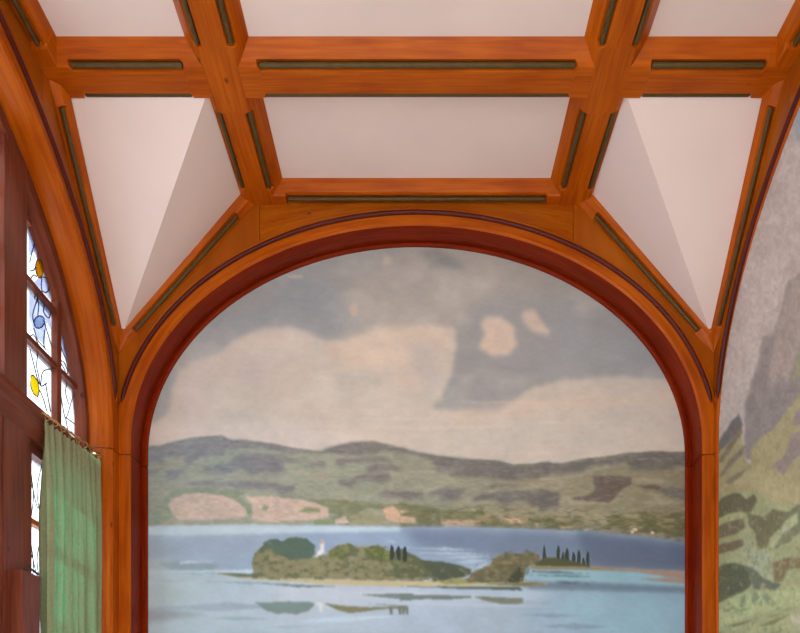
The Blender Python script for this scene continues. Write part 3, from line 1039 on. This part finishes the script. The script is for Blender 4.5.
    wt = np.stack([np.interp(X, [128, 300, 450, 600, 705], [168, 176, 165, 146, 132]), np.interp(X, [128, 300, 450, 600, 705], [186, 190, 182, 172, 163]), np.interp(X, [128, 300, 450, 600, 705], [188, 200, 197, 188, 178])], -1)
    c.img = c.img * (1 - wm[..., None]) + wt * wm[..., None]
    # upper blue band
    c.poly([(128, 529), (300, 527), (420, 529), (540, 531), (620, 537), (705, 548), (705, 573), (560, 568), (500, 566), (430, 568), (300, 575), (128, 566)], (146, 164, 184), .3, 2.5)
    c.blend(c.mask([(400, 528), (540, 531), (705, 548), (705, 573), (590, 567), (500, 560), (420, 548)], .5, 5) * 1.0, (118, 132, 152))
    c.poly([(575, 530), (620, 536), (705, 546), (705, 573), (590, 567)], (98, 111, 131), .4, 5)
    c.poly([(128, 527), (250, 525), (400, 527.5), (400, 531), (300, 533), (128, 537)], (188, 205, 213), .3, 1.5)
    c.poly([(128, 534), (200, 538), (330, 534), (128, 541)], (150, 172, 188), .3, 1)
    c.poly([(128, 540), (165, 541), (190, 550), (170, 559), (128, 557)], (142, 158, 172), .6, 4)
    c.poly([(128, 559), (160, 558), (215, 566), (180, 569), (128, 570)], (160, 176, 178), .6, 1.5)
    c.poly([(158, 563), (180, 561), (220, 564), (214, 570), (170, 570)], (128, 146, 160), .6, 1.5)
    c.poly([(180, 561), (216, 561.5), (180, 564)], (184, 203, 211), .2, .8)
    c.poly([(128, 572), (300, 569), (260, 575), (128, 574)], (186, 208, 214), .4, 1)
    for a in ((410, 548, 480, 550, 3), (410, 553, 492, 554, 3.5), (440, 558, 492, 556, 4), (455, 563, 488, 560, 5), (475, 568, 490, 562, 5), (385, 541, 400, 543, 2), (392, 546, 414, 548, 2)):
        c.stroke(*a, (172, 190, 204), .85)
    # band below the islands
    c.poly([(560, 569), (600, 570), (705, 576), (705, 588), (640, 584), (560, 583), (520, 575)], (142, 180, 192), .3, 1.2)
    c.poly([(590, 566.5), (640, 569), (705, 572), (705, 584), (672, 578), (640, 572), (590, 569)], (158, 138, 124), .4, 1)
    c.poly([(640, 579), (680, 577), (705, 582), (705, 586), (670, 583)], (152, 142, 134), .4, 1)
    c.poly([(520, 582), (580, 582), (640, 585), (705, 588), (705, 594), (620, 592), (530, 590)], (104, 122, 139), .4, 1.6)
    c.poly([(545, 593), (705, 596), (705, 640), (600, 640), (560, 610)], (146, 182, 197), .6, 8, .8)
    # streaks, left and lower
    for a, col in (((128, 573, 260, 574, 1.8), (130, 155, 160)), ((148, 581, 190, 581.5, 1.4), (140, 162, 170)), ((200, 582, 300, 584, 2.2), (130, 150, 162)),
                   ((140, 608, 300, 607, 7), (140, 158, 170)), ((200, 604, 260, 606, 6), (150, 163, 176)), ((210, 618, 270, 619, 4), (140, 165, 170)),
                   ((260, 628, 320, 626, 3), (150, 172, 182)), ((480, 601, 560, 603, 4), (158, 168, 184)), ((520, 615, 585, 616, 4), (132, 152, 172)),
                   ((540, 626, 610, 627, 6), (128, 150, 168)), ((470, 612, 540, 611, 3), (160, 178, 192)), ((330, 592, 460, 594, 3), (188, 196, 208)),
                   ((290, 622, 400, 616, 6), (190, 208, 220)), ((400, 603, 560, 607, 4), (178, 190, 203)), ((560, 606, 650, 604, 5), (150, 176, 192))):
        c.stroke(*a, col, .75)
    c.poly([(128, 608), (170, 610), (205, 615), (165, 620), (128, 625)], (140, 146, 150), .8, 2.5)
    c.poly([(128, 585), (170, 590), (205, 597), (160, 603), (128, 602)], (160, 174, 168), .8, 5, .7)
    c.poly([(270, 586), (400, 588), (560, 590), (540, 600), (400, 606), (280, 600)], (190, 200, 210), .6, 5, .6)
    c.poly([(128, 640), (300, 632), (500, 640), (700, 636), (705, 700), (128, 700)], (160, 182, 190), .6, 6, .5)
    c.blend(wm * np.clip((330 - X) / 180, 0, 1) * .35, (176, 200, 212))
    # ---- islands
    t5, t6, t7, t8 = T(140, 520, 5.6), T(270, 520, 5.6), T(400, 520, 5.333), T(540, 520, 5.333)
    sand = (188, 178, 142)
    c.poly([(213, 573), (240, 575), (262, 577), (300, 578.5), (350, 579.5), (400, 580), (470, 582), (530, 582), (552, 584), (520, 586.5), (400, 586.5), (330, 584.5), (280, 581), (255, 580), (235, 577)], sand, .2, .7)
    c.poly([(213, 573), (262, 574), (262, 578), (240, 577)], (104, 116, 100), .2, .7)
    c.poly([(480, 584), (530, 582), (552, 584.5), (525, 586.5)], (122, 120, 92), .3, .8)
    c.poly([(400, 586.5), (520, 587), (522, 590.5), (450, 588.5)], (84, 100, 92), .3, .7)
    c.poly([(255, 583), (330, 586), (345, 586), (300, 587.5)], (110, 130, 135), .3, .7)
    for q, col in ((t6((-40, 130), (0, 110), (40, 108), (70, 130), (100, 108), (150, 98), (210, 110), (250, 150), (250, 190), (230, 220), (140, 230), (-40, 230)), (84, 104, 92)),
                   (t5((630, 250), (640, 190), (680, 150), (740, 130), (784, 150), (784, 335), (700, 325), (645, 300)), (98, 112, 88)),):
        c.poly(q, col, .5, .8)
    fol = (130, 128, 98)
    c.poly([(254, 575), (253, 563), (257, 553), (268, 550), (278, 555), (290, 558), (305, 557), (322, 556), (330, 553), (338, 546), (350, 544), (358, 547), (375, 547), (388, 550), (398, 558), (412, 560), (420, 560), (432, 568), (436, 578), (420, 581), (400, 581), (330, 579), (262, 578)], fol, .6, .7)
    c.poly([(328, 552), (338, 546), (350, 544), (356, 550), (340, 560), (328, 558)], (112, 116, 74), .6, .9)
    c.poly([(364, 548), (378, 545), (388, 551), (396, 558), (390, 562), (370, 560)], (106, 112, 66), .6, .9)
    c.poly([(388, 556), (400, 548), (416, 556), (432, 566), (434, 577), (395, 579), (392, 566)], (96, 102, 76), .6, .8)
    c.poly(t7((100, 215), (220, 220), (290, 235), (380, 260), (380, 290), (300, 320), (180, 330), (160, 280)), (84, 92, 76), .5, .8)
    c.poly(t7((200, 325), (300, 310), (380, 320), (420, 335), (240, 345)), (150, 150, 100), .4, .9)
    c.poly(t7((350, 325), (400, 270), (480, 245), (500, 205), (560, 175), (640, 180), (700, 168), (740, 190), (745, 235), (670, 250), (655, 330), (560, 335), (440, 335)), (112, 105, 78), .6, .8)
    c.poly(t7((590, 300), (650, 240), (655, 330), (560, 335)), (72, 74, 58), .6, 1)
    # foliage texture on the islands
    n1 = c.noise(5, 4, 2); n2 = c.noise(9, 7, 2)
    isl = c.mask([(253, 580), (252, 556), (268, 541), (300, 537), (320, 556), (345, 543), (385, 546), (405, 556), (436, 566), (470, 568), (490, 560), (500, 552), (535, 549), (540, 565), (525, 583), (440, 582), (400, 580)], .3, .8)
    c.blend(isl * np.clip(n1 * 2.2 - .1, 0, 1) * .35, (154, 150, 118))
    c.blend(isl * np.clip(-n1 * 2.2 - .1, 0, 1) * .45, (80, 90, 72))
    c.poly(t6((0, 110), (40, 108), (70, 130), (100, 108), (150, 98), (210, 110), (250, 150), (250, 190), (230, 215), (140, 225), (20, 170)), (86, 106, 94), .5, .8, .85)
    # poplars
    for x, w, y0, y1 in ((392, 2.6, 545, 560), (398.5, 2.3, 546, 560), (405, 2.5, 546, 562), (544, 2.0, 545, 566), (558, 2.2, 545, 566), (567, 2.3, 548, 566), (563, 1.8, 552, 566), (573.5, 2.0, 552, 566), (578.5, 2.2, 550, 567), (583.5, 1.5, 558, 567), (587.5, 1.7, 551, 567)):
        c.blob(x, (y0 + y1) / 2, w, (y1 - y0) / 2 + 1, (58, 68, 62), 1, .3, .4)
        c.poly([(x - w * .6, y1 - 6), (x + w * .6, y1 - 6), (x + w * .6, y1), (x - w * .6, y1)], (58, 66, 58), .3, .6)
    c.poly([(536, 563), (545, 557), (560, 558), (590, 565), (588, 568), (536, 567)], (84, 86, 62), .5, .8)
    c.poly([(530, 566), (590, 567), (620, 569), (560, 570), (530, 569)], (140, 132, 100), .3, .7)
    # poplar reflections
    for a in ((525, 571, 590, 574, 2.2), (525, 575, 600, 577, 1.6), (555, 582.5, 583, 583.5, 2.6), (583, 583.5, 590, 583.5, 2)):
        c.stroke(*a, (88, 98, 104), .85)
    # church
    c.poly([(314.5, 558), (318, 551), (320, 550), (321, 542), (322.5, 539), (324, 542), (324, 553), (318, 556)], (222, 216, 210), .1, .5)
    c.poly([(320.5, 544), (322, 538), (324.5, 543)], (185, 160, 150), .1, .5)
    # reflections of the islands
    c.poly(t6((-85, 465), (0, 462), (100, 457), (240, 460), (250, 475), (215, 510), (140, 532), (80, 520), (50, 530), (-20, 510)), (122, 142, 138), .4, .9)
    c.poly(t6((255, 462), (280, 460), (298, 465), (294, 515), (282, 515), (270, 475)), (205, 208, 208), .2, .8)
    c.poly(t6((300, 465), (360, 475), (500, 487), (630, 495), (560, 510), (440, 522), (380, 505)), (124, 124, 98), .4, .9)
    c.poly(t6((540, 468), (770, 480), (770, 495), (650, 498), (740, 488)), (130, 140, 138), .2, .7)
    for x in (391, 400, 403.5, 407):
        c.poly([(x - 1.6, 607), (x + 1.6, 607), (x + 1, 615), (x - 1, 614)], (104, 110, 98), .2, .5)
    c.poly([(372, 607.5), (407, 606), (407, 609), (372, 609)], (120, 126, 108), .2, .6)
    c.poly(t6((500, 415), (600, 418), (700, 410), (800, 412), (800, 445), (700, 440), (560, 425)), (118, 132, 130), .3, .8)
    c.poly(t7((0, 395), (120, 400), (380, 405), (380, 415), (250, 425), (120, 422), (0, 430)), (110, 126, 122), .3, .8)
    c.poly(t7((390, 408), (500, 412), (655, 418), (655, 445), (540, 448), (450, 430)), (122, 128, 112), .3, .8)
    # paint texture
    n = c.noise(40, 40, 4); c.img *= (1 + .025 * n)[..., None]
    n = c.noise(9, 4, 3)
    c.blend(hm * np.clip(np.abs(n) * 2.2 - .35, 0, 1) * .22, (168, 164, 146))
    n = c.noise(5, 2.5, 3); c.img *= (1 + (.02 + .05 * hm) * n)[..., None]
    n = c.noise(16, 12, 4); c.img *= (1 + .035 * n)[..., None]
    c.img += (c.noise(70, 50, 2) * 3)[..., None] * np.array((1, 0, -1))
    c.img *= np.array((0.98, 1.0, 1.025))
    return c


def mountain_canvas():
    c = Canvas(705, 60, 960, 700, .75, 11)
    c.setup(1.6, 8)
    X, Y = c.X, c.Y
    c.img[:] = (190, 180, 174)
    n = c.noise(22, 50, 3)
    c.blend(np.clip(n * 2, 0, 1) * .6, (196, 188, 184)); c.blend(np.clip(-n * 2, 0, 1) * .5, (172, 162, 160))
    c.blend(np.clip((Y - 300) / 100, 0, 1) * .5, (188, 184, 182))
    c.poly([(790, 112), (860, 90), (960, 80), (960, 140), (800, 142)], (150, 165, 178), 1, 4)
    c.poly([(830, 60), (960, 60), (960, 240), (880, 230)], (168, 176, 184), 1, 8, .7)
    r4, r5, r6 = T(710, 260, 4.52), T(710, 380, 4.52), T(710, 500, 4.756)
    c.poly(r4((160, 640), (200, 540), (240, 345), (290, 320), (325, 210), (350, 100), (407, 60), (600, -60), (1130, -120), (1130, 900), (160, 900)), (160, 150, 144), .6, 1.0)
    n = c.noise(9, 34, 3)
    mk = c.mask(r4((160, 640), (240, 345), (350, 100), (600, -60), (1130, -120), (1130, 900), (160, 900)), .6, 1)
    c.blend(mk * np.clip(n * 2, 0, 1) * .4, (180, 166, 162)); c.blend(mk * np.clip(-n * 2, 0, 1) * .4, (144, 134, 138))
    c.poly(r4((160, 640), (215, 490), (250, 360), (300, 330), (270, 480), (285, 580), (330, 520), (350, 560), (400, 420), (600, 480), (600, 900), (160, 900)), (140, 135, 133), .8, 1.2, .8)
    c.poly(r4((385, 480), (407, 420), (560, 330), (900, 380), (900, 560), (407, 520), (365, 560)), (158, 158, 122), .8, 2, .7)
    # olive slopes
    ol = (163, 156, 122)
    c.poly(r5((35, 300), (80, 230), (130, 165), (150, 290), (160, 360), (185, 385), (190, 310), (230, 262), (300, 212), (330, 160), (370, 118), (407, 60), (600, -20), (1130, -60), (1130, 700), (20, 700)), ol, .6, 1)
    c.poly(r5((30, 300), (60, 240), (130, 150), (150, 200), (110, 260), (40, 330)), (112, 112, 112), .6, 1)
    for q in (r5((35, 375), (90, 280), (140, 200), (150, 240), (110, 290), (60, 370)), r5((35, 450), (70, 390), (100, 350), (160, 290), (155, 330), (90, 400)),
              r5((70, 460), (120, 420), (170, 400), (150, 430), (90, 470))):
        c.poly(q, (120, 116, 104), .8, 1, .8)
    c.poly(r5((60, 520), (140, 450), (190, 400), (200, 440), (150, 480)), (172, 168, 134), .8, 2, .6)
    c.poly(r5((330, 430), (300, 400), (340, 340), (370, 240), (407, 235), (480, 300), (440, 330), (380, 360)), (146, 135, 130), .7, 1)
    c.poly(r5((265, 405), (300, 370), (330, 355), (320, 380), (280, 400)), (146, 135, 130), .7, 1)
    c.poly(r5((375, 200), (385, 150), (420, 110), (520, 90), (480, 170), (410, 205)), (146, 137, 134), .7, 1)
    c.poly(r5((200, 400), (330, 470), (407, 480), (407, 560), (260, 560), (190, 520)), (180, 174, 134), 1, 5, .6)
    # lower landscape
    c.poly(r5((20, 520), (200, 500), (290, 555), (480, 560), (1130, 540), (1130, 1400), (20, 1400)), (160, 166, 128), .8, 1)
    dk = (112, 110, 86)
    c.poly(r5((25, 565), (60, 530), (110, 512), (140, 512), (165, 540), (200, 515), (215, 540), (190, 600), (120, 600), (60, 640), (25, 640)), (108, 106, 84), .6, 1)
    c.poly(r6((180, 60), (260, 80), (300, 40), (390, 60), (350, 110), (290, 180), (270, 230), (230, 235), (220, 170), (190, 120)), dk, .8, 1, .9)
    c.poly(r6((330, 130), (350, 80), (420, 20), (520, 10), (520, 90), (420, 160), (380, 200), (350, 210), (300, 240), (330, 190)), (120, 122, 100), .8, 1, .85)
    c.poly(r6((300, 240), (350, 160), (420, 110), (420, 60), (360, 100), (290, 200)), (168, 178, 142), .8, .8)
    c.poly(r6((25, 140), (80, 100), (160, 90), (170, 130), (120, 165), (25, 190)), (120, 114, 92), .6, 1)
    c.poly(r6((20, 130), (30, 95), (90, 65), (150, 55), (150, 80), (70, 110)), (170, 176, 134), .5, 1)
    c.poly(r6((20, 220), (70, 205), (160, 185), (170, 215), (110, 240), (20, 262)), (120, 108, 88), .6, 1)
    c.poly(r6((20, 300), (60, 270), (160, 235), (220, 240), (300, 250), (240, 300), (300, 380), (230, 370), (160, 310), (90, 300)), (166, 174, 138), .6, 1.5)
    c.poly(r6((180, 180), (205, 240), (290, 250), (300, 380), (240, 380), (180, 310), (160, 200)), (164, 176, 150), .8, 2, .8)
    c.poly(r6((300, 300), (350, 280), (420, 270), (520, 260), (480, 320), (370, 330), (345, 390), (310, 390)), (130, 120, 92), .8, 1)
    c.poly(r6((20, 340), (60, 310), (110, 298), (160, 310), (190, 350), (200, 400), (160, 440), (90, 470), (20, 500)), (98, 104, 84), .5, 1)
    c.poly(r6((160, 310), (200, 320), (260, 375), (340, 400), (310, 440), (270, 420), (250, 390), (240, 430), (210, 420), (190, 360)), (110, 118, 104), .6, 1)
    c.poly(r6((20, 500), (90, 470), (150, 440), (330, 430), (520, 380), (520, 480), (300, 520), (160, 560), (20, 640)), (172, 186, 140), .6, 1.5, .9)
    for k in range(34):
        x = c.rng.uniform(715, 830); y = c.rng.uniform(595, 690); L_ = c.rng.uniform(5, 14)
        c.stroke(x - L_, y + L_ * .3, x + L_, y - L_ * .3, c.rng.uniform(.8, 2.4), (120, 134, 100) if k % 3 else (190, 196, 152), .7, 1)
    for q in (r6((140, 520), (150, 460), (175, 440), (165, 500)), r6((200, 470), (215, 430), (240, 460), (205, 500)), r6((250, 460), (270, 440), (300, 470), (270, 490))):
        c.poly(q, (124, 140, 118), .8, 1, .8)
    for q in (r6((60, 535), (120, 500), (90, 530)), r6((75, 600), (230, 560), (140, 600)), r6((230, 600), (350, 555), (390, 540), (300, 595))):
        c.poly(q, (120, 124, 92), .5, 1, .9)
    c.poly(r6((380, 560), (470, 530), (520, 600), (430, 610)), (196, 194, 184), .5, 2, .8)
    lowm = np.clip((Y - 500) / 15, 0, 1)
    n = c.noise(4, 5, 3)
    c.blend(lowm * np.clip(n * 3 - .5, 0, 1) * .3, (178, 186, 154))
    c.blend(lowm * np.clip(-n * 3 - .5, 0, 1) * .32, (118, 122, 94))
    n = c.noise(7, 7, 3); c.img *= (1 + .06 * n)[..., None]
    n = c.noise(2.2, 3.5, 3); c.img *= (1 + .07 * n)[..., None]
    return c


def mural(name, canvas, plane, mat, label, cond=None):
    """grid mesh; each vertex lies on the wall; paint is a colour attribute"""
    Yn, Xn = canvas.X.shape
    co = plane(canvas.X, canvas.Y)
    o0 = co.reshape(-1, 3).mean(0); o0[2] = co[..., 2].min()
    vis = cond(canvas.X, canvas.Y) if cond else np.ones((Yn, Xn), bool)
    idx = np.arange(Yn * Xn).reshape(Yn, Xn)
    q = np.stack([idx[:-1, :-1], idx[1:, :-1], idx[1:, 1:], idx[:-1, 1:]], -1)
    ok = vis[:-1, :-1] & vis[1:, :-1] & vis[1:, 1:] & vis[:-1, 1:]
    q = q[ok]
    used = np.unique(q); remap = -np.ones(Yn * Xn, int); remap[used] = np.arange(len(used))
    q = remap[q]
    v = co.reshape(-1, 3)[used] - o0
    me = bpy.data.meshes.new(name)
    me.vertices.add(len(v)); me.vertices.foreach_set('co', v.astype(np.float32).ravel())
    me.loops.add(q.size); me.loops.foreach_set('vertex_index', q.ravel().astype(np.int32))
    me.polygons.add(len(q)); me.polygons.foreach_set('loop_start', np.arange(0, q.size, 4, dtype=np.int32))
    me.update(calc_edges=True)
    img = np.clip(canvas.img / 255., 0, 1).reshape(-1, 3)[used]
    l = np.where(img <= .04045, img / 12.92, ((img + .055) / 1.055) ** 2.4)
    col = np.concatenate([l, np.ones((len(l), 1))], 1)
    at = me.color_attributes.new('paint', 'FLOAT_COLOR', 'POINT')
    at.data.foreach_set('color', col.astype(np.float32).ravel())
    me.materials.append(mat)
    ob = bpy.data.objects.new(name, me); C.objects.link(ob)
    ob.location = o0
    tag(ob, label, 'mural')
    md = ob.modifiers.new('thickness', 'SOLIDIFY'); md.thickness = 0.006; md.offset = 0
    return ob


KM = 1.2
YP = 768.5
def plane_far(X, Y):
    d = YP / D
    return np.stack([(X - 416.5) * d * SC, np.full(X.shape, YP * SC), (740 - Y) * d * SC + CAM_H], -1)


def cond_far(X, Y):
    # inside the niche behind the arch
    u = (X - 416.5) * YP / D; h = (740 - Y) * YP / D
    return (np.abs(u) < 284.5) & ((h < 297) | ((u / 284.5) ** 2 + ((h - 297) / 222.5) ** 2 < 1))


mural('lake_mural', lake_canvas(), plane_far, mural_mat('lake_mural_paint', KM),
      'wide lake mural with wooded islands, hills and clouds inside the far wall arch', cond_far)
XR = 299.5


def plane_right(X, Y):
    d = XR / (X - 416.5)
    return np.stack([np.full(X.shape, XR * SC), d * D * SC, (740 - Y) * d * SC + CAM_H], -1)


def cond_right(X, Y):
    d = XR / (X - 416.5)
    u = d * D - YC; h = (740 - Y) * d
    return (np.abs(u) < 299) & ((h < 297) | ((u / 299) ** 2 + ((h - 297) / 227.5) ** 2 < 1))


mural('mountain_mural', mountain_canvas(), plane_right, mural_mat('mountain_mural_paint', KM),
      'mountain mural with grey cliffs and olive green slopes on the right wall', cond_right)
# backing panel of the right mural
# ------------------------------------------------------------------ world, lights, camera
sc = bpy.context.scene
w = bpy.data.worlds.new('sky'); sc.world = w; w.use_nodes = True
bg = w.node_tree.nodes['Background']
bg.inputs[0].default_value = (0.86, 0.93, 1.0, 1); bg.inputs[1].default_value = 1.6


def area(name, loc, rot, sx, sy, power, col):
    l = bpy.data.lights.new(name, 'AREA'); l.shape = 'RECTANGLE'; l.size = sx; l.size_y = sy
    l.energy = power; l.color = col
    o = bpy.data.objects.new(name, l); C.objects.link(o); o.location = loc; o.rotation_euler = rot
    return o


R = math.radians
# fill lamps added in unseen openings behind and beside the camera, and left window daylight;
# all lean upwards to brighten the ceiling
area('back_fill', P(0, -606, 195), (R(90 + 24), 0, 0), 3.9, 4.1, 135, (0.90, 0.95, 1.0))
area('right_fill', P(303, -270, 110), (0, R(90 + 30), 0), 2.8, 4.3, 28, (0.92, 0.96, 1.0))
area('left_fill', P(-303, -270, 110), (0, R(-90 - 30), 0), 2.8, 4.3, 45, (0.88, 0.94, 1.0))
area('stained_window_daylight', P(-352, 430, 60), (0, R(-90 - 15), 0), 3.6, 4.0, 105, (0.84, 0.93, 1.0))
sl = bpy.data.lights.new('sun', 'SUN'); sl.energy = 19; sl.angle = R(1.5); sl.color = (1.0, 0.95, 0.86)
so = bpy.data.objects.new('sun', sl); C.objects.link(so)
so.location = (-8, 3, 9)
so.rotation_euler = Vector((0.62, -0.16, -0.77)).to_track_quat('-Z', 'Y').to_euler()

cam = bpy.data.cameras.new('camera'); co = bpy.data.objects.new('camera', cam); C.objects.link(co)
co.location = (0, 0, CAM_H); co.rotation_euler = (R(90), 0, 0)
cam.sensor_width = 36; cam.sensor_fit = 'HORIZONTAL'; cam.lens = 36 * D / 800
cam.shift_x = (400 - 416.5) / 800; cam.shift_y = (740 - 316.5) / 800
cam.clip_start = 0.05
sc.camera = co
vs = sc.view_settings
sc.display_settings.display_device = 'sRGB'
vs.view_transform = 'Standard'; vs.look = 'None'; vs.gamma = 1; vs.use_curve_mapping = False
vs.exposure = 0.0
sc.cycles.use_denoising = True
sc.cycles.max_bounces = 10; sc.cycles.diffuse_bounces = 6
sc.cycles.transparent_max_bounces = 16
sc.cycles.sample_clamp_indirect = 6
for o in list(bpy.data.objects):
    if '_o' in o: del o['_o']
